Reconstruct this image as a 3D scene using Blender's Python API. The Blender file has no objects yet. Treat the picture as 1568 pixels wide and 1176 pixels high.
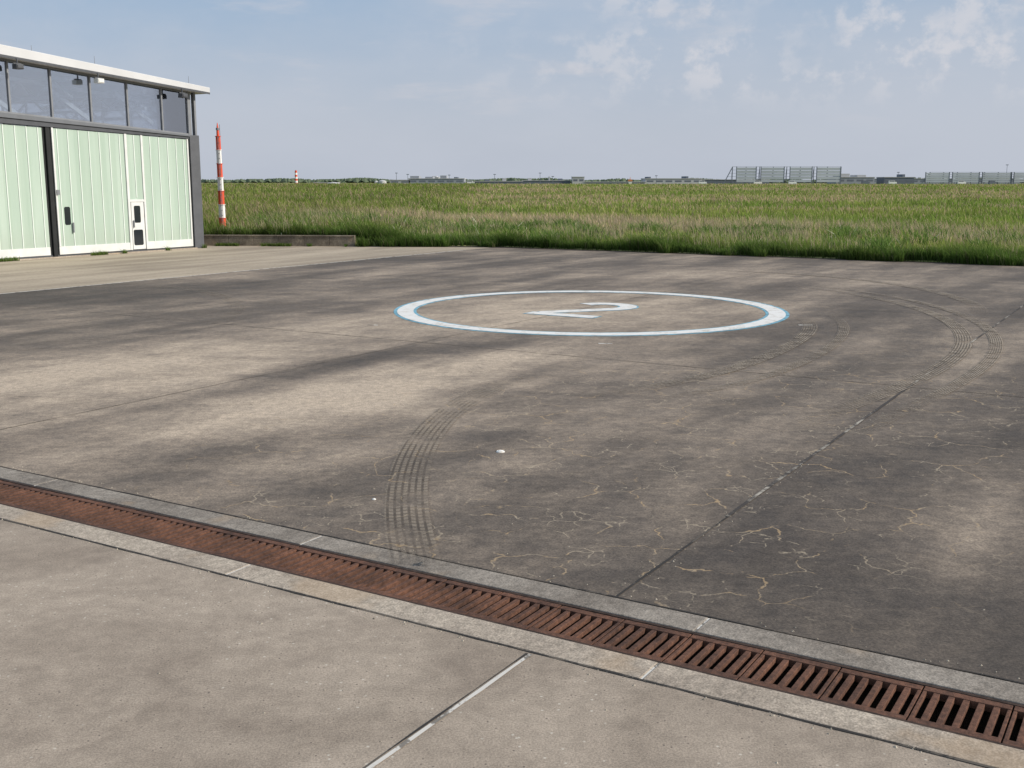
import bpy, math, random
import numpy as np
from mathutils import Vector, Matrix
random.seed(3); rng=np.random.default_rng(5)
sc=bpy.context.scene
sc.view_settings.view_transform='Standard'; sc.view_settings.look='None'; sc.view_settings.exposure=0

ANG=math.radians(58.7)                 # slab / joint direction of the apron
U=np.array([math.cos(ANG),math.sin(ANG)]); W=np.array([math.sin(ANG),-math.cos(ANG)])
def wu(w,u): 
    p=w*W+u*U; return (float(p[0]),float(p[1]))

# ---------------------------------------------------------------- helpers
def link(o): sc.collection.objects.link(o); return o
def empty(name,loc=(0,0,0),rz=0):
    e=bpy.data.objects.new(name,None); e.location=loc; e.rotation_euler=(0,0,rz); e.empty_display_size=.3; return link(e)
def mesh_obj(name,verts,faces,mat=None,parent=None,smooth=False):
    m=bpy.data.meshes.new(name); m.from_pydata([tuple(v) for v in verts],[],faces); m.update()
    if mat: m.materials.append(mat)
    if smooth:
        for p in m.polygons: p.use_smooth=True
    o=link(bpy.data.objects.new(name,m))
    if parent: o.parent=parent
    return o
class MB:
    def __init__(s): s.v=[]; s.f=[]; s.mi=[]
    def box(s,x0,x1,y0,y1,z0,z1,mi=0):
        b=len(s.v)
        for (x,y) in ((x0,y0),(x1,y0),(x1,y1),(x0,y1)):
            s.v.append((x,y,z0(x) if callable(z0) else z0))
        for (x,y) in ((x0,y0),(x1,y0),(x1,y1),(x0,y1)):
            s.v.append((x,y,z1(x) if callable(z1) else z1))
        for f in ((3,2,1,0),(4,5,6,7),(0,1,5,4),(1,2,6,5),(2,3,7,6),(3,0,4,7)):
            s.f.append(tuple(b+i for i in f)); s.mi.append(mi)
    def cyl(s,c,r0,r1,h,n=12,mi=0):
        b=len(s.v)
        for k,(r,z) in enumerate(((r0,0),(r1,h))):
            for i in range(n):
                a=2*math.pi*i/n; s.v.append((c[0]+r*math.cos(a),c[1]+r*math.sin(a),c[2]+z))
        for i in range(n):
            j=(i+1)%n; s.f.append((b+i,b+j,b+n+j,b+n+i)); s.mi.append(mi)
        s.f.append(tuple(b+n+i for i in range(n))); s.mi.append(mi)
        s.f.append(tuple(b+n-1-i for i in range(n))); s.mi.append(mi)
    def beam(s,p,q,t,mi=0):
        p=Vector(p);q=Vector(q);d=(q-p).normalized(); up=Vector((0,0,1)) if abs(d.z)<.95 else Vector((1,0,0))
        a=d.cross(up).normalized()*t/2; c=d.cross(a).normalized()*t/2; b=len(s.v)
        for o in (p,q):
            for k in (a+c,a-c,-a-c,-a+c): s.v.append(tuple(o+k))
        for f in ((0,1,5,4),(1,2,6,5),(2,3,7,6),(3,0,4,7),(3,2,1,0),(4,5,6,7)):
            s.f.append(tuple(b+i for i in f)); s.mi.append(mi)
    def obj(s,name,mats,parent=None,bevel=0,smooth=False):
        o=mesh_obj(name,s.v,s.f,None,parent)
        for m in (mats if isinstance(mats,(list,tuple)) else [mats]): o.data.materials.append(m)
        for p,i in zip(o.data.polygons,s.mi): p.material_index=i; p.use_smooth=smooth
        if bevel:
            b=o.modifiers.new('bev','BEVEL'); b.width=bevel; b.segments=2
        return o

class N:
    """small node-graph helper"""
    def __init__(s,name):
        s.m=bpy.data.materials.new(name); s.m.use_nodes=True; s.t=s.m.node_tree; s.n=s.t.nodes; s.l=s.t.links
        s.bsdf=s.n['Principled BSDF']; s.out=s.n['Material Output']
        s.tc=s.n.new('ShaderNodeTexCoord')
    def put(s,sock,v):
        if isinstance(v,bpy.types.NodeSocket): s.l.new(v,sock)
        elif v is not None:
            if sock.type=='RGBA' and not isinstance(v,(int,float)) and len(v)==3: v=(*v,1)
            sock.default_value=v
    def mapping(s,rot=0,scale=(1,1,1),loc=(0,0,0),vec=None,typ='POINT'):
        k=s.n.new('ShaderNodeMapping'); k.vector_type=typ
        k.inputs['Location'].default_value=loc; k.inputs['Rotation'].default_value=(0,0,rot); k.inputs['Scale'].default_value=scale
        s.l.new(vec or s.tc.outputs['Object'],k.inputs[0]); return k.outputs[0]
    def noise(s,vec,scale,detail=4,rough=.55,dist=0):
        k=s.n.new('ShaderNodeTexNoise'); s.put(k.inputs['Vector'],vec); k.inputs['Scale'].default_value=scale
        k.inputs['Detail'].default_value=detail; k.inputs['Roughness'].default_value=rough; k.inputs['Distortion'].default_value=dist
        return k.outputs['Fac']
    def vor(s,vec,scale,feature='F1',rand=1):
        k=s.n.new('ShaderNodeTexVoronoi'); k.feature=feature; k.voronoi_dimensions='2D'; s.put(k.inputs['Vector'],vec); k.inputs['Scale'].default_value=scale
        k.inputs['Randomness'].default_value=rand; return k.outputs['Distance']
    def math(s,op,a,b=None,clamp=False):
        k=s.n.new('ShaderNodeMath'); k.operation=op; k.use_clamp=clamp; s.put(k.inputs[0],a)
        if b is not None: s.put(k.inputs[1],b)
        return k.outputs[0]
    def rng(s,v,a,b,c=0,d=1,smooth=True):
        k=s.n.new('ShaderNodeMapRange'); k.interpolation_type='SMOOTHSTEP' if smooth else 'LINEAR'
        s.put(k.inputs[0],v)
        for i,x in zip((1,2,3,4),(a,b,c,d)): k.inputs[i].default_value=x
        return k.outputs[0]
    def mix(s,f,a,b,typ='MIX'):
        k=s.n.new('ShaderNodeMix'); k.data_type='RGBA'; k.blend_type=typ
        s.put(k.inputs[0],f); s.put(k.inputs[6],a); s.put(k.inputs[7],b); return k.outputs[2]
    def vadd(s,a,b,sc_=None):
        k=s.n.new('ShaderNodeVectorMath'); k.operation='ADD'; s.put(k.inputs[0],a); s.put(k.inputs[1],b); return k.outputs[0]
    def noisevec(s,vec,scale,amt,detail=2):
        k=s.n.new('ShaderNodeTexNoise'); s.put(k.inputs['Vector'],vec); k.inputs['Scale'].default_value=scale; k.inputs['Detail'].default_value=detail
        a=s.n.new('ShaderNodeVectorMath'); a.operation='SUBTRACT'; s.l.new(k.outputs['Color'],a.inputs[0]); a.inputs[1].default_value=(.5,.5,.5)
        b=s.n.new('ShaderNodeVectorMath'); b.operation='SCALE'; s.l.new(a.outputs[0],b.inputs[0]); b.inputs['Scale'].default_value=amt
        return s.vadd(vec,b.outputs[0])
    def bump(s,h,strength=.3,dist=.01):
        k=s.n.new('ShaderNodeBump'); k.inputs['Strength'].default_value=strength; k.inputs['Distance'].default_value=dist
        s.put(k.inputs['Height'],h); s.l.new(k.outputs[0],s.bsdf.inputs['Normal'])
    def done(s,col,rough=.8,metal=0,spec=.3):
        s.put(s.bsdf.inputs['Base Color'],col); s.put(s.bsdf.inputs['Roughness'],rough); s.put(s.bsdf.inputs['Metallic'],metal)
        s.bsdf.inputs['Specular IOR Level'].default_value=spec; return s.m
def simple(name,col,rough=.6,metal=0,var=.15,scale=3,spec=.3):
    g=N(name); n=g.noise(g.tc.outputs['Object'],scale,3,.6)
    c=g.mix(g.rng(n,.3,.7),tuple(x*(1-var) for x in col),tuple(min(1,x*(1+var)) for x in col))
    return g.done(c,rough,metal,spec)
def vnoise(x,y,s,seed):
    r=np.random.default_rng(seed); G=r.random((128,128)); x=x*s+40; y=y*s+40
    xi=np.floor(x).astype(int); yi=np.floor(y).astype(int); fx=x-xi; fy=y-yi; fx=fx*fx*(3-2*fx); fy=fy*fy*(3-2*fy)
    q=lambda i,j:G[i%128,j%128]
    return (q(xi,yi)*(1-fx)+q(xi+1,yi)*fx)*(1-fy)+(q(xi,yi+1)*(1-fx)+q(xi+1,yi+1)*fx)*fy
def fbm(x,y,s,seed): return (vnoise(x,y,s,seed)+.5*vnoise(x,y,s*2.1,seed+1)+.25*vnoise(x,y,s*4.3,seed+2))/1.75
def sstep(t): t=np.clip(t,0,1); return t*t*(3-2*t)

# ---------------------------------------------------------------- apron materials
def blob(g,vec,cx,cy,rx,ry,rot=0):
    m=g.n.new('ShaderNodeMapping'); m.vector_type='TEXTURE'
    m.inputs['Location'].default_value=(cx,cy,0); m.inputs['Rotation'].default_value=(0,0,rot); m.inputs['Scale'].default_value=(rx,ry,1)
    g.l.new(vec,m.inputs[0])
    k=g.n.new('ShaderNodeTexGradient'); k.gradient_type='SPHERICAL'; g.l.new(m.outputs[0],k.inputs[0])
    return g.rng(k.outputs['Fac'],0,.8)

def apron_main():
    g=N('apron_weathered_concrete'); P=g.tc.outputs['Object']
    R=g.mapping(rot=-ANG,vec=P); sp=g.n.new('ShaderNodeSeparateXYZ'); g.l.new(R,sp.inputs[0])
    warp=g.noisevec(P,.22,2.2,5)
    # staining: water-washed streaks run along the slab direction; dark = algae/dirt
    streak=g.noise(g.mapping(scale=(.10,.55,1),vec=R),1.0,6,.60,.2)
    streak2=g.noise(g.mapping(scale=(.55,1.5,1),vec=P),1.0,5,.66,.5)
    patch=g.noise(P,.33,5,.62,.4)
    fine=g.noise(P,1.5,6,.72)
    tone=g.math('ADD',g.math('MULTIPLY',g.math('SUBTRACT',streak,.5),1.9),g.math('MULTIPLY',g.math('SUBTRACT',fine,.5),.85))
    tone=g.math('ADD',tone,g.math('MULTIPLY',g.math('SUBTRACT',patch,.5),.9))
    tone=g.math('ADD',tone,g.math('MULTIPLY',g.math('SUBTRACT',streak2,.5),.7))
    tone=g.math('ADD',tone,.45)
    r55=math.radians(55)
    for (cx,cy,rx,ry,rot,a) in [(-5.0,19.3,12,3.1,r55,.72),(-1.4,16.6,7,2.2,math.radians(50),.74),(1.8,26.2,6.8,6.2,0,.42),
                                (-7.5,14.2,8,2.4,.5,.32),(6,37,9,4,-.4,.40),(-12,30,8,5.5,.5,-.45),(5,9,10,4,-.5,-.12),(9.5,12,7,8,-.2,-.42),
                                (14,27,9,10,0,-.22),(3.8,16.5,6,3,.9,-.16),(-2.6,18.9,5,1.0,r55,-.30),(2,40,16,3.5,-.5,-.25),(-2.5,11.5,6,3.5,.5,.06),(3.2,7.2,5,2,-.5,-.35)]:
        tone=g.math('ADD',tone,g.math('MULTIPLY',blob(g,warp,cx,cy,rx,ry,rot),a))
    tone=g.rng(tone,-.1,1.2,0,1,False)
    cr=g.n.new('ShaderNodeValToRGB'); g.l.new(tone,cr.inputs[0])
    e=cr.color_ramp.elements; e[0].position=0; e[0].color=(.076,.063,.053,1); e[1].position=1; e[1].color=(.46,.375,.29,1)
    x=e.new(.3); x.color=(.132,.108,.088,1); x=e.new(.6); x.color=(.250,.203,.160,1)
    col=cr.outputs[0]
    gr=g.noise(P,45,2,.7); col=g.mix(.6,col,g.mix(g.rng(gr,.3,.7),(.58,.58,.58),(1.46,1.44,1.4)),'MULTIPLY')
    gr2=g.noise(P,9,4,.75); col=g.mix(.7,col,g.mix(g.rng(gr2,.3,.7),(.68,.68,.69),(1.32,1.31,1.28)),'MULTIPLY')
    # map cracking filled with ochre efflorescence
    cv=g.noisevec(P,2.4,.55,6); 
    d=g.vor(cv,1.7,'DISTANCE_TO_EDGE'); d2=g.vor(cv,3.8,'DISTANCE_TO_EDGE')
    pa=g.noise(P,1.1,5,.78); pb=g.noise(g.vadd(P,(31,7,0)),1.6,5,.78)
    crack=g.math('MAXIMUM',g.math('MULTIPLY',g.rng(d,.003,.023,1,0),g.rng(pa,.47,.56)),g.math('MULTIPLY',g.rng(d2,.006,.038,1,0),g.rng(pb,.53,.61)))
    area=g.math('ADD',blob(g,P,.6,11.3,6.0,6.0,-.2),g.math('ADD',g.math('MULTIPLY',blob(g,P,3.0,14.0,7,5.5),.75),g.math('MULTIPLY',blob(g,P,8,17,9,9),.30)),True)
    crack=g.math('MULTIPLY',crack,g.rng(area,.04,.65))
    ccol=g.mix(g.rng(pb,.42,.58),(.43,.30,.165),(.40,.33,.24))
    col=g.mix(g.math('MULTIPLY',crack,.76),col,ccol)
    dk=g.math('MULTIPLY',g.rng(d,.004,.02,1,0),g.rng(pa,.47,.39))
    col=g.mix(g.math('MULTIPLY',dk,.38),col,(.03,.026,.022))
    # hangar forecourt: lighter beige slabs
    fore=g.math('GREATER_THAN',sp.outputs[1],27.3)
    fc=g.mix(g.rng(streak,.35,.65),(.28,.228,.17),(.44,.365,.275))
    fc=g.mix(.5,fc,g.mix(g.rng(gr2,.3,.7),(.75,.75,.75),(1.25,1.25,1.25)),'MULTIPLY')
    col=g.mix(fore,col,fc)
    g.bump(gr,.35,.006)
    return g.done(col,g.rng(fine,.3,.7,.72,.9),0,.3)

def apron_near():
    g=N('apron_near_concrete'); P=g.tc.outputs['Object']
    a=g.noise(P,.8,6,.66,.6); b=g.noise(P,7,6,.72)
    col=g.mix(g.rng(a,.28,.72),(.262,.213,.168),(.39,.323,.258))
    col=g.mix(.5,col,g.mix(g.rng(b,.3,.7),(.74,.74,.74),(1.24,1.24,1.24)),'MULTIPLY')
    gr=g.noise(P,75,3,.75); col=g.mix(.65,col,g.mix(g.rng(gr,.3,.7),(.62,.62,.62),(1.38,1.38,1.36)),'MULTIPLY')
    st=g.rng(g.noise(g.vadd(P,(9,4,0)),1.3,5,.72),.53,.72); col=g.mix(g.math('MULTIPLY',st,.40),col,(.165,.13,.103))
    v=g.vor(P,11); pk=g.math('MULTIPLY',g.rng(v,.03,.10,1,0),g.rng(b,.52,.56)); col=g.mix(g.math('MULTIPLY',pk,.75),col,(.06,.05,.045))
    v2=g.vor(g.vadd(P,(5.3,2.2,0)),6); pk2=g.math('MULTIPLY',g.rng(v2,.02,.07,1,0),g.rng(a,.5,.54)); col=g.mix(g.math('MULTIPLY',pk2,.7),col,(.62,.57,.48))
    g.bump(gr,.4,.006)
    return g.done(col,.85,0,.3)
def kerb_mat(name,c1,c2):
    g=N(name); P=g.tc.outputs['Object']
    a=g.noise(P,1.3,6,.65); b=g.noise(P,14,6,.7); gr=g.noise(P,70,2,.7)
    col=g.mix(g.rng(a,.3,.7),c1,c2); col=g.mix(.6,col,g.mix(g.rng(b,.3,.7),(.6,.6,.6),(1.35,1.35,1.35)),'MULTIPLY')
    col=g.mix(.6,col,g.mix(g.rng(gr,.3,.7),(.55,.55,.55),(1.5,1.5,1.5)),'MULTIPLY')
    st=g.rng(g.noise(g.vadd(P,(2,2,0)),.9,4),.56,.66); col=g.mix(g.math('MULTIPLY',st,.35),col,(.42,.29,.17))
    g.bump(b,.5,.01); return g.done(col,.85)
def sealant(name,c,c2,thr=.5,scale=2.2,soft=.05):
    g=N(name); P=g.tc.outputs['Object']; n=g.noise(P,scale,6,.75)
    return g.done(g.mix(g.rng(n,thr,thr+soft),c,c2),.8)
M_main=apron_main(); M_near=apron_near()
M_kf=kerb_mat('kerb_grey_concrete',(.17,.145,.12),(.29,.255,.215)); M_kn=kerb_mat('kerb_beige_concrete',(.30,.25,.20),(.44,.375,.30))
M_jd=sealant('joint_dark',(.035,.031,.028),(.10,.085,.07)); M_jw=sealant('joint_worn',(.055,.047,.042),(.42,.38,.32),.49,1.4,.15)
M_jl=sealant('joint_light',(.20,.18,.155),(.60,.57,.52),.44,3)
M_jp=sealant('joint_faint',(.085,.07,.055),(.18,.15,.115),.5,3)

# ---------------------------------------------------------------- terrain / field
EX=np.array([-60,-14.5,-7.3,-1.3,10.9,110.]); EY=np.array([80.4,52.7,52.1,52.0,44.7,-15.5])
def edge_s(x,y): return (y-np.interp(x,EX,EY))*.86
def field_z(x,y):
    r=np.hypot(x,y); s=edge_s(x,y)
    crest=1.45*sstep((r-50)/400)*(1-sstep((r-470)/330))
    left=.36*(1-sstep((x+7.8)/4))*sstep((s+.02)/.1)*(1-sstep((r-120)/200))
    base=.05+.15*sstep(s/8)
    return np.where(s>-.1, -.3+(.3+base)*sstep((s+.08)/.12)+crest*sstep(s/10)+left, -.3)
ax=np.concatenate([-np.geomspace(90,7000,34)[::-1],np.arange(-80,80.1,1.0),np.geomspace(90,7000,34)])
ay=np.concatenate([-np.geomspace(6,7000,30)[::-1],[-2,-.5,-.12,-.04,.04,.12,.4,.8],np.arange(1.5,60,1.5),np.geomspace(62,7000,70)])
X,T=np.meshgrid(ax,ay); Y=T+np.interp(X,EX,EY); Z=field_z(X,Y)
rr=np.hypot(X,Y)
Z=np.where(rr<700,Z+.05*np.sin(X*.31+Y*.17)*np.sin(Y*.23)*(T>3),Z)
V=np.stack([X.ravel(),Y.ravel(),Z.ravel()],1)
idx=np.arange(X.size).reshape(X.shape); F=np.stack([idx[:-1,:-1],idx[:-1,1:],idx[1:,1:],idx[1:,:-1]],-1).reshape(-1,4)
g=N('field_ground'); P=g.tc.outputs['Object']
a=g.noise(g.mapping(scale=(.5,1,1)),.06,6,.7); b=g.noise(P,.35,5,.75)
c=g.mix(g.rng(a,.38,.62),(.15,.19,.057),(.26,.24,.115)); c=g.mix(.7,c,g.mix(g.rng(b,.38,.62),(.5,.55,.45),(1.45,1.4,1.35)),'MULTIPLY')
M_field=g.done(c,.95,0,.1)
fo=mesh_obj('field_terrain',V,[tuple(map(int,f)) for f in F],M_field,smooth=True)

# ---------------------------------------------------------------- grass
def grass_mesh(name,px,py,h,w,col,lean=.35,seed=1):
    r=np.random.default_rng(seed); n=len(px); pz=np.maximum(field_z(px,py),0.0)-.03
    a=r.uniform(0,math.pi,n); dx=np.cos(a)*w/2; dy=np.sin(a)*w/2
    lx=r.normal(.0,lean,n)*h-.10*h; ly=r.normal(0,lean,n)*h
    V=np.empty((n,5,3))
    V[:,0]=np.stack([px-dx,py-dy,pz],1); V[:,1]=np.stack([px+dx,py+dy,pz],1)
    V[:,2]=np.stack([px+dx*.8+lx*.35,py+dy*.8+ly*.35,pz+h*.6],1); V[:,3]=np.stack([px-dx*.8+lx*.35,py-dy*.8+ly*.35,pz+h*.6],1)
    V[:,4]=np.stack([px+lx,py+ly,pz+h*(1-.3*np.abs(r.normal(0,.3,n)))],1)
    b=np.arange(n)*5
    loops=np.stack([b,b+1,b+2,b+3,b+3,b+2,b+4],1).ravel()
    starts=(np.arange(n)[:,None]*7+np.array([0,4])).ravel()
    m=bpy.data.meshes.new(name); m.vertices.add(n*5); m.vertices.foreach_set('co',V.reshape(-1))
    m.loops.add(n*7); m.loops.foreach_set('vertex_index',loops.astype(np.int32))
    m.polygons.add(n*2); m.polygons.foreach_set('loop_start',starts.astype(np.int32)); 
    m.update(calc_edges=True)
    at=m.attributes.new('col','FLOAT_COLOR','POINT')
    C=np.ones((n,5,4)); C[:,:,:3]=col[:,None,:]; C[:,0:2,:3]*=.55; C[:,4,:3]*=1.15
    at.data.foreach_set('color',C.reshape(-1)); m.materials.append(M_grass)
    return link(bpy.data.objects.new(name,m))
g=N('grass_blades'); at=g.n.new('ShaderNodeAttribute'); at.attribute_name='col'
df=g.n.new('ShaderNodeBsdfDiffuse'); g.l.new(at.outputs['Color'],df.inputs['Color'])
tr=g.n.new('ShaderNodeBsdfTranslucent'); g.l.new(at.outputs['Color'],tr.inputs['Color'])
mx=g.n.new('ShaderNodeMixShader'); mx.inputs[0].default_value=.38; g.l.new(df.outputs[0],mx.inputs[1]); g.l.new(tr.outputs[0],mx.inputs[2]); g.l.new(mx.outputs[0],g.out.inputs[0])
M_grass=g.m

def gcolor(px,py,seed,edge=False):
    r=np.random.default_rng(seed); n=len(px)
    green=np.array([.165,.25,.05]); lime=np.array([.27,.325,.08]); tan=np.array([.51,.42,.26]); pink=np.array([.49,.34,.245]); dark=np.array([.055,.112,.025])
    t=fbm(px,py,.16,11)+.35*(r.random(n)-.5); t=np.clip((t-.3)/.4,0,1)[:,None]
    c=green*(1-t)+lime*t
    s=edge_s(px,py); left=sstep((-px-2)/10)
    ps=np.clip((fbm(px*.35,py,.10,31)-.37)*3.5,0,1)*sstep((s-1.5)/9)*(1-.55*left)
    pick=r.random(n)<(.10+.57*ps); tt=r.random(n)[:,None]; seedc=tan*tt+pink*(1-tt)
    c=np.where(pick[:,None],seedc,c)
    d=(sstep(1-(s)/2.2)*.7)[:,None]; c=c*(1-d)+dark*d  # front rows blend to dark green: shade along the edge, put into the colour
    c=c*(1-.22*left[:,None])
    c=c*(.66+.68*fbm(px,py,.35,61))[:,None]
    return np.clip(c*r.uniform(.7,1.3,n)[:,None],0,.75)
n=270000
d=np.exp(rng.uniform(math.log(40),math.log(420),n)); th=rng.uniform(-.56,.56,n)
px=d*np.sin(th)*1.0; py=d*np.cos(th); s=edge_s(px,py)
k=(s>0.2)&~((px<-13.2)&(py<(50.5+(-14.4-px)*.608+1.0))); px,py,d,s=px[k],py[k],d[k],s[k]
left=sstep((-px-2)/10)
hh=(.28+.34*rng.random(len(px)))*(.45+1.25*fbm(px,py,.45,5))*(1+.35*left)
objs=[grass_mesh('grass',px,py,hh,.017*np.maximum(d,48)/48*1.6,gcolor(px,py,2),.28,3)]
# dense fringe along the apron edge
n=90000; px=rng.uniform(-14.3,45,n); cl=fbm(px,px*0,.9,3); py=np.interp(px,EX,EY)+np.abs(rng.normal(0,1.3,n))-.6*sstep((cl-.42)*4)
hh=(.24+.36*rng.random(n))*(.25+1.65*fbm(px,py,.7,9))
kk=np.where(px<-7.1, edge_s(px,py)>.3, True); px,py,hh=px[kk],py[kk],hh[kk]
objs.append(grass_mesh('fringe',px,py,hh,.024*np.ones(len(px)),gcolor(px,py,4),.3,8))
# tall seed stems standing above the sward
n=24000; px=rng.uniform(-14,48,n); py=np.interp(px,EX,EY)+rng.uniform(.3,26,n)**1.0; m_=fbm(px,py,.25,44)>.45; px,py=px[m_],py[m_]
kk=(edge_s(px,py)>.3)&~((px<-13.2)&(py<(50.5+(-14.4-px)*.608+1.0))); px,py=px[kk],py[kk]
cc=np.array([.47,.39,.26])*rng.uniform(.7,1.25,len(px))[:,None]
objs.append(grass_mesh('seed_stems',px,py,rng.uniform(.6,.95,len(px)),.020*np.ones(len(px)),cc,.12,15))
# broad-leaved weed clumps, mostly on the left part of the field
cn=330; cx=np.where(rng.random(cn)<.7,rng.uniform(-15,4,cn),rng.uniform(4,24,cn)); cy=np.interp(cx,EX,EY)+rng.uniform(.5,16,cn)
px=np.repeat(cx,70)+rng.normal(0,.30,cn*70); py=np.repeat(cy,70)+rng.normal(0,.30,cn*70); ch_=np.repeat(rng.uniform(.35,.9,cn),70)
kk=(edge_s(px,py)>.3)&~((px<-13.2)&(py<(50.5+(-14.4-px)*.608+1.0))); px,py,ch_=px[kk],py[kk],ch_[kk]
cc=np.where(rng.random(len(px))[:,None]<.5,np.array([.11,.19,.045]),np.array([.18,.26,.07]))*rng.uniform(.7,1.3,len(px))[:,None]
fl=rng.random(len(px))<.012; cc[fl]=(.75,.72,.55)
objs.append(grass_mesh('tall_weeds',px,py,ch_*rng.uniform(.6,1.1,len(px)),.05*np.ones(len(px)),cc,.45,12))
n=5200; px=rng.uniform(-13.9,-6.5,n); cl=fbm(px,px*0,1.6,77); keep=cl>.5; px=px[keep]
py=np.interp(px,EX,EY)-.20-np.abs(rng.normal(0,.12,len(px))); 
objs.append(grass_mesh('weeds',px,py,.08+.14*rng.random(len(px)),.025*np.ones(len(px)),gcolor(px,py,6)*1.2,.4,9))
HO=np.array(wu(-38.6,35.7))
sx=rng.uniform(-10.5,.6,3000); cl=fbm(sx,sx*0,1.3,78); sx=sx[cl>.54]; so_=.30+np.abs(rng.normal(0,.05,len(sx)))
qx=HO[0]+sx*U[0]+so_*W[0]; qy=HO[1]+sx*U[1]+so_*W[1]
objs.append(grass_mesh('hangar_weeds',qx,qy,.08+.18*rng.random(len(qx)),.025*np.ones(len(qx)),gcolor(qx,qy,6)*1.5,.4,10))
for o in objs[1:]: o.parent=objs[0]

# ---------------------------------------------------------------- apron slabs
def sheet(name,pts,z,mat,parent=None,thick=.35):
    n=len(pts); v=[(x,y,z) for x,y in pts]+[(x,y,z-thick) for x,y in pts]
    f=[tuple(range(n))]+[(i,i+n,(i+1)%n+n,(i+1)%n) for i in range(n)]
    ar=sum(pts[i][0]*pts[(i+1)%n][1]-pts[(i+1)%n][0]*pts[i][1] for i in range(n))
    if ar<0: f=[tuple(reversed(q)) for q in f]
    return mesh_obj(name,v,f,mat,parent)
kl=wu(-75,6.99); kr=wu(60,6.99)
edge=[(float(x),float(y)) for x,y in zip(EX[::-1],EY[::-1])]
apron=sheet('apron',[kl,kr]+edge,0,M_main)
near=sheet('apron_foreground',[wu(-75,5.84),wu(60,5.84),wu(60,-40),wu(-75,-40)],0,M_near)
# soil washed onto the slab along the grass
v=[];f=[]; xs_=np.arange(-7,60,.25)
for i,x in enumerate(xs_):
    ye=float(np.interp(x,EX,EY)); wd=.25+.7*float(fbm(np.array([x]),np.array([0.]),.7,91)[0])
    v+=[(x,ye+.1,.005),(x,ye-wd,.005)]
for i in range(len(xs_)-1): f.append((2*i+1,2*i+3,2*i+2,2*i))
mesh_obj('soil_edge',v,f,simple('soil_dark',(.06,.045,.034),.95,0,.5,4))
J=empty('slab_joints',(0,0,0),ANG)
def strip(name,u0,u1,v0,v1,mat,z=.004,parent=None):
    nx=max(1,int(max(abs(u1-u0),abs(v1-v0))/.2)); long_u=abs(u1-u0)>abs(v1-v0); vv=[];ff=[]
    r=random.Random(len(name))
    for i in range(nx+1):
        t=i/nx; j1=r.uniform(-.005,.005); j2=r.uniform(-.005,.005)
        if long_u: x=u0+(u1-u0)*t; vv+= [(x,v0+j1,z),(x,v1+j2,z)]
        else: y=v0+(v1-v0)*t; vv+=[(u0+j1,y,z),(u1+j2,y,z)]
    for i in range(nx):
        q=(2*i,2*i+2,2*i+3,2*i+1) if long_u else (2*i,2*i+1,2*i+3,2*i+2)
        ff.append(q)
    return mesh_obj(name,vv,ff,mat,parent or J)
strip('joint_a',7.0,44,3.35,3.372,M_jd); strip('joint_a_fill',9.3,34,3.352,3.386,M_jw,.006)
strip('joint_b',7.0,41,12.25,12.265,M_jp); strip('joint_c',7.0,42,-6.0,-5.985,M_jp)
strip('joint_d',16.84,16.858,-40,27.3,M_jp); strip('joint_e',26.5,26.515,-40,27.3,M_jp); strip('joint_f',36,36.015,-30,38,M_jp)
strip('joint_g',7.0,41,27.27,27.36,M_jl); strip('joint_h',7.0,38,32.9,32.93,M_jp); strip('joint_i',7.0,42,20.4,20.415,M_jp)
strip('joint_n1',-20,5.8,3.374,3.404,M_jl); strip('joint_n1_dark',-20,5.8,3.408,3.422,M_jd)
strip('joint_kerb_near',5.824,5.841,-60,75,M_jd,.005); strip('joint_kerb_far',6.98,6.996,-60,75,M_jd,.005)
strip('joint_n2',-20,5.8,12.2,12.23,M_jl); strip('joint_n3',-3.5,-3.47,-60,75,M_jl)

# loose gravel and flaked concrete lying along the kerbs and joints
v=[];f=[]; R=random.Random(12)
for i in range(1100):
    q=R.random()
    if q<.45: u_=5.835+R.gauss(0,.05); w_=R.uniform(-12,6)
    elif q<.7: u_=7.0+abs(R.gauss(0,.08)); w_=R.uniform(-14,8)
    elif q<.85: u_=R.uniform(7,18); w_=-3.37+R.gauss(0,.08)
    else: u_=R.uniform(2.5,14); w_=R.uniform(-9,4)
    if 5.845<u_<6.98: continue
    x,y=wu(w_,u_); r_=R.uniform(.003,.010)*(1.4 if R.random()<.06 else 1); b0=len(v); a0=R.random()*6
    for k in range(5):
        a=a0+k*1.2566; v.append((x+r_*math.cos(a)*R.uniform(.7,1.3),y+r_*math.sin(a)*R.uniform(.7,1.3),0))
    v.append((x,y,r_*.9))
    for k in range(5): f.append((b0+k,b0+(k+1)%5,b0+5))
mesh_obj('loose_gravel',v,f,simple('gravel_mixed',(.33,.29,.23),.9,0,.6,40))

# ---------------------------------------------------------------- drainage channel
D=empty('drainage_channel',(0,0,0),ANG)
kf=MB(); kn=MB(); L=3.52
ys=[2.63+L*k for k in range(-12,20)]
for a_,b_ in zip(ys[:-1],ys[1:]):
    kf.box(6.70,6.978,a_+.008,b_-.008,-.3,.003); kn.box(5.847,6.12,a_+.008,b_-.008,-.3,.003)
kf.obj('kerb_far',M_kf,D,.008); kn.obj('kerb_near',M_kn,D,.008)
ks=MB(); 
for yy in ys:
    ks.box(5.85,6.12,yy-.0075,yy+.0075,-.1,-.002); ks.box(6.70,6.975,yy-.0075,yy+.0075,-.1,-.002)
ks.obj('kerb_joint_fill',M_jl,D)
g=N('rusted_cast_iron'); P=g.tc.outputs['Object']; a=g.noise(P,2.2,6,.7); b=g.noise(P,26,5,.7)
c=g.mix(g.rng(a,.3,.7),(.070,.038,.027),(.150,.073,.047)); c=g.mix(.7,c,g.mix(g.rng(b,.3,.7),(.5,.5,.5),(1.5,1.45,1.4)),'MULTIPLY')
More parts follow.
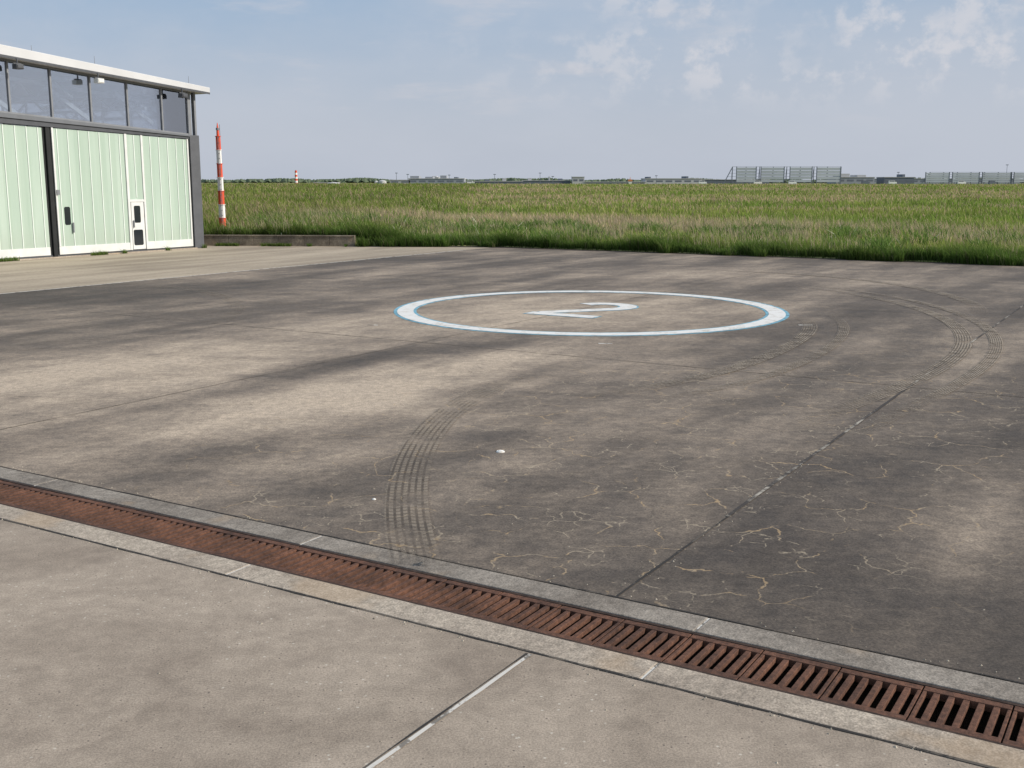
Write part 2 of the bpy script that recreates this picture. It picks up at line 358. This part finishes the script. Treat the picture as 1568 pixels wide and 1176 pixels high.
g.bump(b,.6,.01); M_rust=g.done(c,.85,.1,.3)
M_dark=simple('channel_dark',(.018,.015,.013),.95); M_frame=simple('grate_frame_iron',(.05,.032,.024),.8,.1,.4,12)
ch=MB(); ch.box(6.10,6.72,-40,72,-.45,-.32); ch.obj('channel_floor',M_dark,D)
fr=MB(); fr.box(6.122,6.150,-39,70,-.30,-.004); fr.box(6.670,6.698,-39,70,-.30,-.004); fr.obj('frame',M_frame,D)
gr=MB(); seg=.5; P_=.0833
for k in range(-24,60):
    y0=2.63+k*seg; dz=random.uniform(-.003,.001)
    gr.box(6.153,6.215,y0+.005,y0+seg-.005,-.055,-.006+dz); gr.box(6.605,6.667,y0+.005,y0+seg-.005,-.055,-.006+dz)
    for i in range(7):
        c_=y0+i*P_
        w0,w1=(c_-.018,c_+.018)
        if i==0: w0=y0+.005; w1=y0+.026
        if i==6: w0,w1=(y0+seg-.026,y0+seg-.005)
        gr.box(6.216,6.604,w0,w1,-.050,-.009+dz)
gr.obj('grating',M_rust,D,.003)

# ---------------------------------------------------------------- helipad marking
g=N('marking_white_paint'); P=g.tc.outputs['Object']; a=g.noise(P,3,6,.78); 
c=g.mix(g.rng(a,.48,.68),(.76,.745,.71),(.50,.45,.37)); M_white=g.done(c,.6)
M_blue=simple('marking_blue_paint',(.17,.37,.46),.6,0,.35,4)
CX,CY=1.83,26.2
H=empty('helipad_marking',(CX,CY,0),ANG)
def ring(name,r0,r1,z,mat):
    n=160; v=[];f=[]
    for i in range(n):
        a=2*math.pi*i/n; v+=[(r0*math.cos(a),r0*math.sin(a),z),(r1*math.cos(a),r1*math.sin(a),z)]
    for i in range(n):
        j=(i+1)%n; f.append((2*i,2*i+1,2*j+1,2*j))
    return mesh_obj(name,v,f,mat,H)
ring('ring_blue',4.08,4.61,.004,M_blue); ring('ring_white',4.15,4.53,.008,M_white)
def numeral(name,t,z,mat,grow=0):
    pts=[]
    for a in np.linspace(160,-30,22):
        ra=math.radians(a); pts.append((.62*math.cos(ra),.72+.62*math.sin(ra)*1.0))
    pts+= [(.25,.05),(-.3,-.62),(-.66,-1.12)]
    P2=[Vector(p) for p in pts]; v=[];f=[]
    for i,p in enumerate(P2):
        d=(P2[min(i+1,len(P2)-1)]-P2[max(i-1,0)]).normalized(); nrm=Vector((-d.y,d.x))*t/2
        for q in (p+nrm,p-nrm): v.append((q.y,-q.x,z))
    for i in range(len(P2)-1): f.append((2*i,2*i+2,2*i+3,2*i+1))
    b=len(v); g_=grow
    for (x,y) in ((-.88-g_,-1.50-g_),(.84+g_,-1.50-g_),(.84+g_,-1.10+g_),(-.88-g_,-1.10+g_)): v.append((y,-x,z+.0006))
    f.append((b,b+1,b+2,b+3))
    return mesh_obj(name,v,f,mat,H)
numeral('numeral_blue',.50,.004,M_blue,.045); numeral('numeral_white',.41,.008,M_white)
b=MB()
for (x,y,l) in ((-2.95,23.3,.22),(1.75,20.6,.26),(6.2,23.3,.30)):
    b.box(x-CX-l/2,x-CX+l/2,y-CY-.035,y-CY+.035,.0,.006)
o=b.obj('tick_marks',M_jl); o.parent=H; o.rotation_euler=(0,0,-ANG)
b=MB(); b.cyl((0,0,0),.050,.042,.012,20,0); b.cyl((0,0,.012),.028,.02,.006,16,0)
o=b.obj('survey_marker',M_white); o.location=(-.13,12.15,.001)
b=MB(); b.cyl((0,0,0),.020,.016,.008,14,0); b.cyl((0,0,.008),.012,.008,.004,12,0)
o=b.obj('survey_marker',M_white); o.location=(-1.32,10.25,.001)

# ---------------------------------------------------------------- tyre tracks (dust prints: pale tread with darker grooves)
def track_mat():
    g=N('tyre_print'); uv=g.tc.outputs['UV']; sp=g.n.new('ShaderNodeSeparateXYZ'); g.l.new(uv,sp.inputs[0])
    rib=g.math('SINE',g.math('MULTIPLY',sp.outputs[0],44)); 
    lug=g.math('SINE',g.math('ADD',g.math('MULTIPLY',sp.outputs[1],62),g.math('MULTIPLY',g.math('PINGPONG',sp.outputs[0],.25),12)))
    pat=g.math('MULTIPLY',g.rng(rib,-.8,.1),g.rng(lug,-.9,.2,.35,1))
    edge=g.math('MULTIPLY',g.rng(sp.outputs[0],0,.08),g.rng(sp.outputs[0],.92,1,1,0))
    n=g.rng(g.noise(g.tc.outputs['Object'],2.0,6,.78),.36,.60,.08,1)
    at=g.n.new('ShaderNodeAttribute'); at.attribute_name='fade'
    al=g.math('MULTIPLY',edge,g.math('MULTIPLY',n,at.outputs['Fac']))
    g.put(g.bsdf.inputs['Alpha'],g.math('MULTIPLY',al,.42,True))
    return g.done(g.mix(pat,(.10,.083,.068),(.43,.36,.28)),.9)
M_tr=track_mat()
TT=empty('tyre_tracks')
def track(name,pts,w,z=.010,k=1):
    P=np.array(pts,float); t=np.arange(len(P)); tt=np.linspace(0,len(P)-1,110)
    deg=min(4,len(P)-1); fx=np.polyfit(t,P[:,0],deg); fy=np.polyfit(t,P[:,1],deg)
    xs=np.polyval(fx,tt); ys_=np.polyval(fy,tt); dx=np.gradient(xs); dy=np.gradient(ys_); l=np.hypot(dx,dy); cum=np.cumsum(l)
    v=[];f=[]
    for i in range(len(tt)):
        nx,ny=-dy[i]/l[i]*w/2,dx[i]/l[i]*w/2; v+=[(xs[i]+nx,ys_[i]+ny,z),(xs[i]-nx,ys_[i]-ny,z)]
    for i in range(len(tt)-1): f.append((2*i+1,2*i+3,2*i+2,2*i))
    o=mesh_obj(name,v,f,M_tr,TT); uvl=o.data.uv_layers.new(name='UVMap')
    for lp in o.data.loops:
        vi=lp.vertex_index; uvl.data[lp.index].uv=(vi%2,cum[vi//2])
    at=o.data.attributes.new('fade','FLOAT','POINT')
    for i in range(len(v)):
        q=(i//2)/(len(tt)-1); at.data[i].value=k*min(1,min(q,1-q)*4)
track('track_a',[(-.80,8.4),(-.85,9.0),(-1.05,10.83),(-.99,13.2),(-.5,15.5),(.4,17.3)],.46,k=1.0)
track('track_b',[(3.2,13.0),(5.0,15.3),(6.5,17.1),(8.33,20.3),(9.3,23.1),(9.7,26.7),(9.1,29.9),(7.6,33)],.34,k=2.0)
track('track_b2',[(3.9,12.6),(5.6,15.0),(7.1,16.9),(8.9,20.2),(9.9,23.1),(10.3,26.7),(9.7,29.9),(8.2,33)],.26,.013,1.9)
track('track_c',[(1.0,15.4),(2.78,16.8),(4.0,18.4),(5.14,20.3),(6.1,22.6),(6.4,25)],.34,.014,1.9)
track('track_d',[(1.6,15.0),(3.4,16.4),(4.7,18.1),(5.9,20.3),(6.9,22.9),(7.2,26)],.24,.016,1.6)
track('track_e',[(10.5,25),(11.6,29),(11.2,33),(9.5,36),(6,38.5)],.4,.012,1.8)
track('track_f',[(-13,33),(-9.5,31.5),(-7.5,29),(-6.5,26),(-6.3,22)],.4,.012,.6)

# ---------------------------------------------------------------- low concrete wall at the field edge
M_wall=kerb_mat('wall_old_concrete',(.11,.09,.07),(.26,.22,.165))
b=MB(); Lw=math.hypot(7.2,.6); nseg=6
for i in range(nseg): b.box(i*Lw/nseg+.006,(i+1)*Lw/nseg-.006,-.12,.12,-.1,.44)
for i in range(nseg): b.box(i*Lw/nseg+.012,(i+1)*Lw/nseg-.012,-.15,.15,.4405,.50)
w_=b.obj('low_concrete_wall',M_wall,None,.01); w_.location=(-14.5,52.70,0); w_.rotation_euler=(0,0,math.atan2(-.6,7.2))

# ---------------------------------------------------------------- hangar
HG=empty('aircraft_hangar',(HO[0],HO[1],0),ANG)
M_grey=simple('hangar_grey_steel',(.085,.09,.10),.5,.3,.1); M_grey2=simple('hangar_light_frame',(.22,.23,.245),.5,.2,.08)
M_fascia=simple('roof_fascia_white',(.58,.585,.59),.45,.1,.06,.6); M_wf=simple('door_white_frame',(.66,.67,.65),.5,0,.05)
M_black=simple('door_gap_black',(.015,.017,.018),.6); M_int=simple('hangar_interior_steel',(.78,.80,.82),.6,0,.1); M_floor=simple('hangar_floor',(.35,.35,.34),.7)
g=N('door_channel_glass'); P=g.tc.outputs['Object']
sp=g.n.new('ShaderNodeSeparateXYZ'); g.l.new(P,sp.inputs[0])
n1=g.noise(g.mapping(scale=(1.6,1,.12),vec=P),1.5,4,.6)
cell=g.math('FLOOR',g.math('DIVIDE',sp.outputs[0],.25)); wn=g.n.new('ShaderNodeTexWhiteNoise'); wn.noise_dimensions='1D'; g.l.new(cell,wn.inputs['W'])
c=g.mix(g.rng(n1,.3,.7),(.39,.495,.415),(.44,.54,.46)); c=g.mix(.6,c,g.mix(wn.outputs['Value'],(.88,.90,.88),(1.08,1.06,1.08)),'MULTIPLY')
c=g.mix(g.rng(sp.outputs[2],.3,1.5,.25,0),c,(.34,.36,.30))
M_green=g.done(c,.25,0,.5)
g=N('window_glass')
gl=g.n.new('ShaderNodeBsdfGlossy'); gl.inputs['Roughness'].default_value=.03; gl.inputs['Color'].default_value=(.9,.93,1,1)
tp=g.n.new('ShaderNodeBsdfTransparent'); tp.inputs['Color'].default_value=(.86,.90,.93,1)
fz=g.n.new('ShaderNodeFresnel'); fz.inputs[0].default_value=1.5
mx=g.n.new('ShaderNodeMixShader'); g.l.new(g.math('ADD',fz.outputs[0],.32,True),mx.inputs[0]); g.l.new(tp.outputs[0],mx.inputs[1]); g.l.new(gl.outputs[0],mx.inputs[2]); g.l.new(mx.outputs[0],g.out.inputs[0]); M_glass=g.m
g=N('small_window_dark'); M_dw=g.done((.02,.025,.03),.1,0,.6)
XL=-22.; DP=14.
zd=lambda x:4.83-.033*x          # door head
zb=lambda x:5.0-.056*x           # beam top
zr=lambda x:6.89-.069*x          # roof underside
zt=lambda x:7.17-.083*x          # roof top
b=MB(); b.box(XL-.3,.95,-.55,DP+.5,zr,zt); b.obj('roof',M_fascia,HG,.02)
b=MB(); b.box(XL-.3,.92,-.57,-.553,lambda x:zr(x)-.035,lambda x:zr(x)+.05); b.obj('roof_drip_edge',M_grey,HG)
b=MB(); b.box(XL,0,.25,DP,-.1,.06); b.obj('floor',M_floor,HG)
b=MB(); b.box(XL,.5,DP-.2,DP,0,zd); b.box(.2,.5,.35,DP-.2,0,4.9); b.box(XL-.0,XL+.25,.3,DP-.2,0,6); b.obj('side_and_rear_walls',M_grey2,HG)
b=MB(); b.box(XL,0,-.10,.25,lambda x:zd(x)+.002,lambda x:(zd(x)+zb(x))/2+.02); b.obj('door_head_beam',M_grey,HG)
b=MB(); b.box(XL,0.0,-.16,.25,lambda x:(zd(x)+zb(x))/2+.022,zb); b.obj('ledge',simple('ledge_grey',(.15,.16,.175),.5,.2,.06),HG)
b=MB(); b.box(.002,.55,-.14,.34,0,5.0); b.obj('corner_column',simple('corner_column_grey',(.11,.115,.125),.5,.2,.08),HG,.01)
b=MB(); b.box(.03,.2,-.08,.10,5.002,lambda x:6.88); b.box(.4,.5,-.08,.10,5.002,lambda x:6.86)
for k in range(12):
    x=-1.40-1.83*k; b.box(x-.035,x+.035,-.06,.06,lambda q,x=x:zb(x)+.003,lambda q,x=x:zr(x)-.08)
b.box(XL,.028,-.07,.07,lambda x:zr(x)-.079,lambda x:zr(x)-.003)
b.box(XL,.028,-.065,.065,lambda x:zb(x)+.0035,lambda x:zb(x)+.07)
b.obj('window_mullions',M_grey2,HG)
b=MB(); b.box(XL,.027,-.003,.003,lambda x:zb(x)+.072,lambda x:zr(x)-.082); b.obj('clerestory_glass',M_glass,HG)
b=MB(); b.box(.44,.446,.36,DP-.2,5.02,6.86)
b.obj('end_glass',M_glass,HG)
b=MB()
for k in range(8):
    b.box(.40,.50,.36+k*1.9,.43+k*1.9,4.91,6.86)
    b.box(-k*2.6-.05,-k*2.6+.05,DP-.2,DP-.12,lambda x:zd(x)+.01,lambda x:zr(x)-.02)
b.obj('end_mullions',M_grey2,HG)
b=MB()
for k in range(5):
    x=-1.9-3.7*k; zz=zr(x)-.25
    b.beam((x,.4,zz),(x,DP-.4,zz),.18); b.beam((x,.4,zz-.7),(x,DP-.4,zz-.7),.12)
    for j in range(6):
        y0=.5+j*2.2; b.beam((x,y0,zz-.7),(x,y0+1.1,zz),.08); b.beam((x,y0+1.1,zz),(x,y0+2.2,zz-.7),.08)
for yy in (2.0,7.5): b.beam((XL+.5,yy,zr(XL)-.4),(-.2,yy,zr(0)-.4),.14)
for j in range(3): b.beam((-9.5+j*3.3,1.2,6.7),(-7.5+j*3.3,1.2,5.5),.16)
b.obj('interior_structure',M_int,HG)
b=MB(); b.box(XL,-7.42,-.02,.06,.22,lambda x:zd(x)-.03); b.box(-7.05,-3.56,-.05,.03,.30,lambda x:zd(x)-.03); b.box(-2.60,-.14,-.05,.03,.30,lambda x:zd(x)-.03)
b.box(-3.42,-2.70,-.05,.03,2.22,lambda x:zd(x)-.03)
b.obj('door_panels_green_glass',M_green,HG)
b=MB()
def rib(x,y0,z0): b.box(x-.018,x+.018,y0-.022,y0-.001,z0,zd(x)-.04)
for k in range(28): rib(-7.62-.50*k,-.02,.42)
for k in range(7): rib(-7.05+.5*k+.25,-.05,.42)
for xx in (-2.2,-1.72,-1.24,-.76,-.34): rib(xx,-.05,.42)
rib(-3.06,-.05,2.3)
b.obj('glass_channel_ribs',simple('rib_pale',(.68,.74,.69),.5,0,.04),HG)
b=MB()
b.box(XL,-7.44,-.05,-.021,.10,.42); b.box(-7.05,-3.56,-.085,-.052,.10,.42); b.box(-2.60,-.14,-.085,-.052,.10,.42)
b.box(-7.05,-6.97,-.10,.0,.422,lambda x:zd(x)-.01); b.box(-3.56,-3.44,-.10,.0,.10,lambda x:zd(x)-.01); b.box(-2.70,-2.60,-.09,.0,.10,lambda x:zd(x)-.01)
b.box(-.14,-.06,-.09,.0,.10,lambda x:zd(x)-.01)
b.box(-3.438,-2.702,-.092,-.02,2.12,2.22)
b.box(-3.40,-2.74,-.085,-.04,.12,2.11)
b.obj('door_white_frames',M_wf,HG,.006)
b=MB(); b.box(-7.43,-7.055,-.03,.10,.0,lambda x:zd(x)-.01); b.box(-7.33,-7.16,-.12,-.035,.0,lambda x:zd(x)-.02); b.box(-.058,.0,-.06,.05,0,lambda x:zd(x)-.01); b.obj('door_gap',M_black,HG)
b=MB(); b.box(XL,0,-.28,.2,-.05,.035); b.obj('threshold',M_kn,HG)
b=MB(); b.box(XL,-.0,-.04,.04,.036,.10); b.obj('door_rail',M_grey,HG)
def rwin(b,xc,zc,w,h,y):
    n=6;v0=len(b.v);r=.07;pts=[]
    for cx,cz,a0 in ((w/2-r,h/2-r,0),(-w/2+r,h/2-r,90),(-w/2+r,-h/2+r,180),(w/2-r,-h/2+r,270)):
        for i in range(n+1):
            a=math.radians(a0+90*i/n); pts.append((xc+cx+r*math.cos(a),zc+cz+r*math.sin(a)))
    for x,z in pts: b.v.append((x,y,z))
    b.f.append(tuple(v0+i for i in range(len(pts)))); b.mi.append(0)
b=MB(); rwin(b,-6.55,1.62,.28,.72,-.056); rwin(b,-3.1,1.60,.34,.72,-.088); rwin(b,-3.1,.62,.50,.66,-.088); b.obj('door_windows',M_dw,HG)
b=MB(); b.beam((-3.33,-.13,1.05),(-3.33,-.13,1.35),.04); b.beam((-6.35,-.12,.95),(-6.35,-.12,1.35),.05); b.box(-7.02,-6.90,-.14,-.105,2.45,2.65); b.obj('door_handles',M_grey2,HG)
M_lens=simple('light_lens',(.75,.74,.7),.3)
def flood(name,x,white):
    b=MB(); z=zr(x)-.22
    b.cyl((x,-.62,z+.02),.03,.03,.2,8,0)
    b.beam((x-.17,-.62,z+.02),(x+.17,-.62,z+.02),.05,0)
    b.box(x-.15,x+.15,-.80,-.52,z-.18,z+.0,0 if not white else 1); b.box(x-.12,x+.12,-.825,-.802,z-.15,z-.03,2 if white else 0)
    b.obj(name,[M_grey,M_wf,M_lens],HG,.02)
flood('floodlight_1',-8.7,False); flood('floodlight_2',-5.1,True); flood('floodlight_3',-.75,False)
b=MB(); 
for x,h in ((-4.4,.5),(.6,.5),(-7.3,.4),(-10,.8)): b.cyl((x,.4,zt(x)-.02),.012,.008,h,6)
b.box(.54,.66,.34,.46,7.12,7.28)
b.obj('roof_aerials',M_grey2,HG)

# ---------------------------------------------------------------- red/white obstruction mast
M_red=simple('mast_red',(.66,.085,.035),.5,0,.1); M_mw=simple('mast_white',(.80,.79,.76),.5,0,.06)
b=MB(); z=0.12; hb=.66
b.box(-.35,.35,-.35,.35,-.4,.12,2)
for k in range(7):
    r0=.165-.008*k; b.cyl((0,0,z),r0,r0-.004,hb-.004,14,k%2); 
    b.cyl((0,0,z+hb-.03),r0+.03,r0+.03,.028,14,k%2); z+=hb
b.cyl((0,0,z),.07,.06,.28,10,0); b.cyl((0,0,z+.28),.085,.085,.1,10,2); b.cyl((0,0,z+.38),.05,.012,.25,8,0); b.cyl((.1,0,z),.012,.012,.55,6,2)
for k in range(18): b.box(-.03,.03,-.26,-.12,.4+k*.25,.42+k*.25,2)
b.beam((-.03,-.26,.3),(-.03,-.26,4.7),.02,2); b.beam((.03,-.26,.3),(.03,-.26,4.7),.02,2)
o=b.obj('obstruction_mast',[M_red,M_mw,M_grey2]); o.location=(-14.35,55.6,.42); o.rotation_euler=(0,math.radians(-.4),.3)

# ---------------------------------------------------------------- distant airport
def hz(name,col,k=.5): return simple(name,col,.8,0,.08,.05)
M_h1=hz('far_building_grey',(.30,.32,.35)); M_h2=hz('far_building_pale',(.48,.48,.48)); M_h3=hz('far_dark',(.15,.17,.20)); M_h4=hz('far_fence_panel',(.42,.455,.48))  # bluish greys: distance haze is put into these base colours
M_h5=hz('far_green',(.09,.12,.07)); M_h6=hz('far_orange',(.55,.22,.1))
S=.5294; FY=900.
def fx(p): return (p-784)*S
def fz(y): return 3+(277-y)*S
def far_building(name,p0,p1,ytop,mat,depth=25,extra=None,yoff=0):
    b=MB(); x0,x1=fx(p0),fx(p1); zt_=fz(ytop); n=max(2,int((x1-x0)/7))
    b.box(-(x1-x0)/2,(x1-x0)/2,0,depth,0,zt_,0)
    b.box(-(x1-x0)/2-.4,(x1-x0)/2+.4,-.4,depth+.4,zt_+.01,zt_+.4,1)
    for i in range(n):
        w=(x1-x0)/n; xx=-(x1-x0)/2+w*i
        b.box(xx+w*.15,xx+w*.85,-.06,-.01,zt_*.45,zt_*.72,2)
    for q in (extra or []):
        b.box(q[0],q[1],2,depth-4,zt_+.41,zt_+q[2],q[3])
    o=b.obj(name,[mat,M_h2,M_h3]); o.location=((x0+x1)/2,FY+yoff,0); return o
far_building('terminal_building',628,712,274,M_h1,30,[(-21,-14,2.2,0),(-9,-3,1.6,0),(3,8,2.6,0),(14,17,1.4,2)])
far_building('terminal_building',655,668,272,M_h2,20,[(-2,2,1.2,0)],40)
far_building('low_hall',716,800,278,M_h3,20,[(-8,-4,1.4,0),(6,9,2.5,1)])
far_building('low_hall',800,873,277,M_h3,20,[(-15,-12,2.2,1),(2,3,3.4,1),(10,13,1.8,0)],10)
far_building('white_hall',875,893,271.5,M_h2,15)
far_building('long_hall',985,1070,274,M_h2,30,[(-20,-18,1.6,2),(10,12,2,2)])
far_building('service_building',1272,1330,272,M_h1,25,[(-12,-4,3,1),(2,9,2,1)])
far_building('service_building',1345,1390,272,M_h3,20,[(3,5,2.5,0)])
far_building('long_hall',1330,1600,274,M_h1,20,None,60)
far_building('low_hall',485,520,280,M_h1,15)
far_building('low_hall',893,985,279,M_h1,15)
far_building('low_hall',1070,1180,275.5,M_h3,15,None,20)
far_building('low_hall',600,630,276,M_h2,15)
def fence(name,p0,p1,ytop,panels):
    b=MB(); x0,x1=fx(p0),fx(p1); L_=x1-x0; zt_=fz(ytop); nb=6; sl=6
    for i in range(nb):
        z_=1.2+(zt_-1.2)*i/(nb-1); xs=-L_/2+sl*(i/(nb-1))
        b.box(xs,L_/2,-.15,.15,z_-.10,z_+.08,0)
    b.beam((-L_/2-1,0,0),(-L_/2+sl,0,zt_),.6,0)
    npost=int(L_/11)
    for i in range(npost+1):
        x=-L_/2+sl+(L_-sl)*i/npost; b.box(x-.14,x+.14,-.2,1,0,zt_,0); b.beam((x,1,zt_*.9),(x,6,0),.25,0)
    for a_,c_ in panels:
        xa,xc=-L_/2+a_*L_,-L_/2+c_*L_; m_=5; hz_=(zt_-2.2)/m_
        for k in range(m_): 
            z0=2.0+k*hz_; b.box(xa+.1,xc-.1,-.5,-.302,z0,z0+.80*hz_,1)
        for q in (xa,xc): b.box(q-.25,q+.25,-.6,.2,0,zt_+.15,0)
    o=b.obj(name,[M_h3,M_h4,M_h1]); o.location=((x0+x1)/2,FY-20,0); return o
fence('blast_fence',1097,1268,256.5,[(.10,.27),(.31,.51),(.56,.75),(.79,.995)])
fence('blast_fence',1388,1620,264.5,[(.02,.17),(.19,.36),(.38,.56),(.58,.75)])
for p,y,r in ((520,279,10),(592,276,6),(583,277,3)):
    b=MB(); R=r*S; z1=fz(y+1.5); b.cyl((0,0,0),R,R,z1,20); b.cyl((0,0,z1),R,R*.6,.6,20); b.cyl((0,0,z1+.6),R*.6,R*.1,.35,20)
    o=b.obj('storage_tank',M_h2,None,0); o.location=(fx(p),FY-15,0)
b=MB(); z_=0
for k in range(7): b.cyl((0,0,z_),1.3-.06*k,1.25-.06*k,1.55,12,k%2); z_+=1.55
b.cyl((0,0,z_),.7,.7,.4,12,0)
o=b.obj('chimney',[M_red,M_mw]); o.location=(fx(459),FY,0)
b=MB(); b.box(-1.2,1.2,-1,1,0,2.6,1); b.box(-1.6,1.6,-1.3,1.3,2.61,4,0); b.cyl((0,0,4),.3,.1,2,8,0); o=b.obj('marker_hut',[M_h6,M_mw]); o.location=(fx(956),FY-30,0)
for p,y in ((611,266),(628,268),(758,268),(826,266),(1000,270),(1362,265),(1524,254),(845,271),(690,269)):
    b=MB(); h=fz(y); b.cyl((0,0,0),.22,.14,h,6); b.box(-1.0,1.0,-.2,.2,h,h+.5); o=b.obj('light_mast',M_h3); o.location=(fx(p),FY-5,0)
for p,c in ((724,M_mw),(1140,M_mw),(1190,M_mw),(1435,M_mw),(1480,M_h3),(1335,M_mw),(1296,M_h3),(1060,M_mw)):
    b=MB(); b.box(-3,3,-1,1,.5,2.2,0); b.box(-2.8,1.6,-.95,.95,2.21,3.2,0); b.box(-2.6,1.3,-.97,-.955,2.3,3.0,1)
    for q in (-2,2): b.beam((q,-1.1,.5),(q,1.1,.5),.9,1)
    o=b.obj('service_van',[c,M_h3]); o.location=(fx(p),FY-35,.0)
n=2600; tx=rng.uniform(-900,900,n); ty=rng.uniform(1500,1560,n); th_=3+6*fbm(tx*.02,ty*0,1.0,55)
v=[];f=[]
for i in range(n):
    b0=len(v); r_=rng.uniform(3,6); h=th_[i]
    for a in range(6): v.append((tx[i]+r_*math.cos(a),ty[i]+r_*math.sin(a),rng.uniform(0,h*.5)))
    v.append((tx[i],ty[i],h)); 
    for a in range(6): f.append((b0+a,b0+(a+1)%6,b0+6))
mesh_obj('distant_tree_line',v,f,M_h5)

# ---------------------------------------------------------------- sun, sky, camera
AZ=math.radians(102); EL=math.radians(30)
dirv=Vector((math.sin(AZ)*math.cos(EL),math.cos(AZ)*math.cos(EL),math.sin(EL)))
sl=bpy.data.lights.new('sun','SUN'); sl.energy=4.4; sl.angle=math.radians(.6); sl.color=(1,.925,.82)
so=link(bpy.data.objects.new('sun',sl)); so.rotation_euler=dirv.to_track_quat('Z','Y').to_euler(); so.location=(20,-10,30)
w=bpy.data.worlds.new('World'); sc.world=w; w.use_nodes=True; t=w.node_tree; nd=t.nodes; lk=t.links
bg=nd['Background']; sky=nd.new('ShaderNodeTexSky'); sky.sky_type='NISHITA'; sky.sun_disc=False; sky.sun_elevation=EL; sky.sun_rotation=AZ
sky.air_density=1.0; sky.dust_density=1.5; sky.ozone_density=1.5
tc=nd.new('ShaderNodeTexCoord'); sep=nd.new('ShaderNodeSeparateXYZ'); lk.new(tc.outputs['Generated'],sep.inputs[0])
def wmap(scale,loc=(0,0,0)):
    k=nd.new('ShaderNodeMapping'); k.inputs['Scale'].default_value=scale; k.inputs['Location'].default_value=loc; lk.new(tc.outputs['Generated'],k.inputs[0]); return k.outputs[0]
def wn_(vec,s,d,r): k=nd.new('ShaderNodeTexNoise'); lk.new(vec,k.inputs[0]); k.inputs['Scale'].default_value=s; k.inputs['Detail'].default_value=d; k.inputs['Roughness'].default_value=r; return k.outputs['Fac']
def wr(v,a,b,c=0,d=1): k=nd.new('ShaderNodeMapRange'); k.interpolation_type='SMOOTHSTEP'; lk.new(v,k.inputs[0]); [setattr(k.inputs[i],'default_value',x) for i,x in zip((1,2,3,4),(a,b,c,d))]; return k.outputs[0]
def wm(op,a,b): 
    k=nd.new('ShaderNodeMath'); k.operation=op; k.use_clamp=True
    for i,x in enumerate((a,b)):
        if isinstance(x,(int,float)): k.inputs[i].default_value=x
        else: lk.new(x,k.inputs[i])
    return k.outputs[0]
def wmix(f,a,b):
    k=nd.new('ShaderNodeMix'); k.data_type='RGBA'
    for s_,x in ((k.inputs[0],f),(k.inputs[6],a),(k.inputs[7],b)):
        if isinstance(x,(int,float)): s_.default_value=x
        elif isinstance(x,tuple): s_.default_value=(*x,1)
        else: lk.new(x,s_)
    return k.outputs[2]
zz=sep.outputs[2]
base=wmix(wr(zz,0,.5,.90,.1),sky.outputs[0],(5.1,5.55,6.5))
blue=wmix(wm('MULTIPLY',wr(zz,.03,.20,0,.85),wr(sep.outputs[0],-.5,.5,1,.6)),base,(3.0,4.5,6.4))
veil=wm('MULTIPLY',wr(wn_(wmap((1,1,2.5)),3.4,6,.58),.36,.64),.38)
col=wmix(veil,blue,(5.5,5.85,6.6))
# scattered puffs, more of them to the right
c1=wr(wn_(wmap((1,1,1.2),(2.1,0,0)),34,6,.60),.46,.65); c2=wr(wn_(wmap((1,1,2.6),(.7,.3,0)),7,3,.5),.32,.52)
clouds=wm('MULTIPLY',wm('MULTIPLY',c1,c2),wr(zz,.05,.10))
clouds=wm('MULTIPLY',clouds,wr(sep.outputs[0],-.12,.20,.05,1.0))
col=wmix(wm('MULTIPLY',clouds,.58),col,(7.3,7.1,7.3))
c3=wr(wn_(wmap((1,1,5),(.4,1.2,.35)),6,6,.62),.54,.72)
col=wmix(wm('MULTIPLY',wm('MULTIPLY',c3,wr(zz,.03,.08)),.32),col,(6.8,6.5,6.7))
lk.new(col,bg.inputs[0]); bg.inputs[1].default_value=.1

cd=bpy.data.cameras.new('camera'); cam=link(bpy.data.objects.new('camera',cd)); cam.location=(0,0,3)
cam.rotation_euler=(math.radians(90-10.37),0,0); cd.sensor_width=36; cd.lens=1700/1568*36; cd.clip_end=12000; cd.clip_start=.1
sc.camera=cam
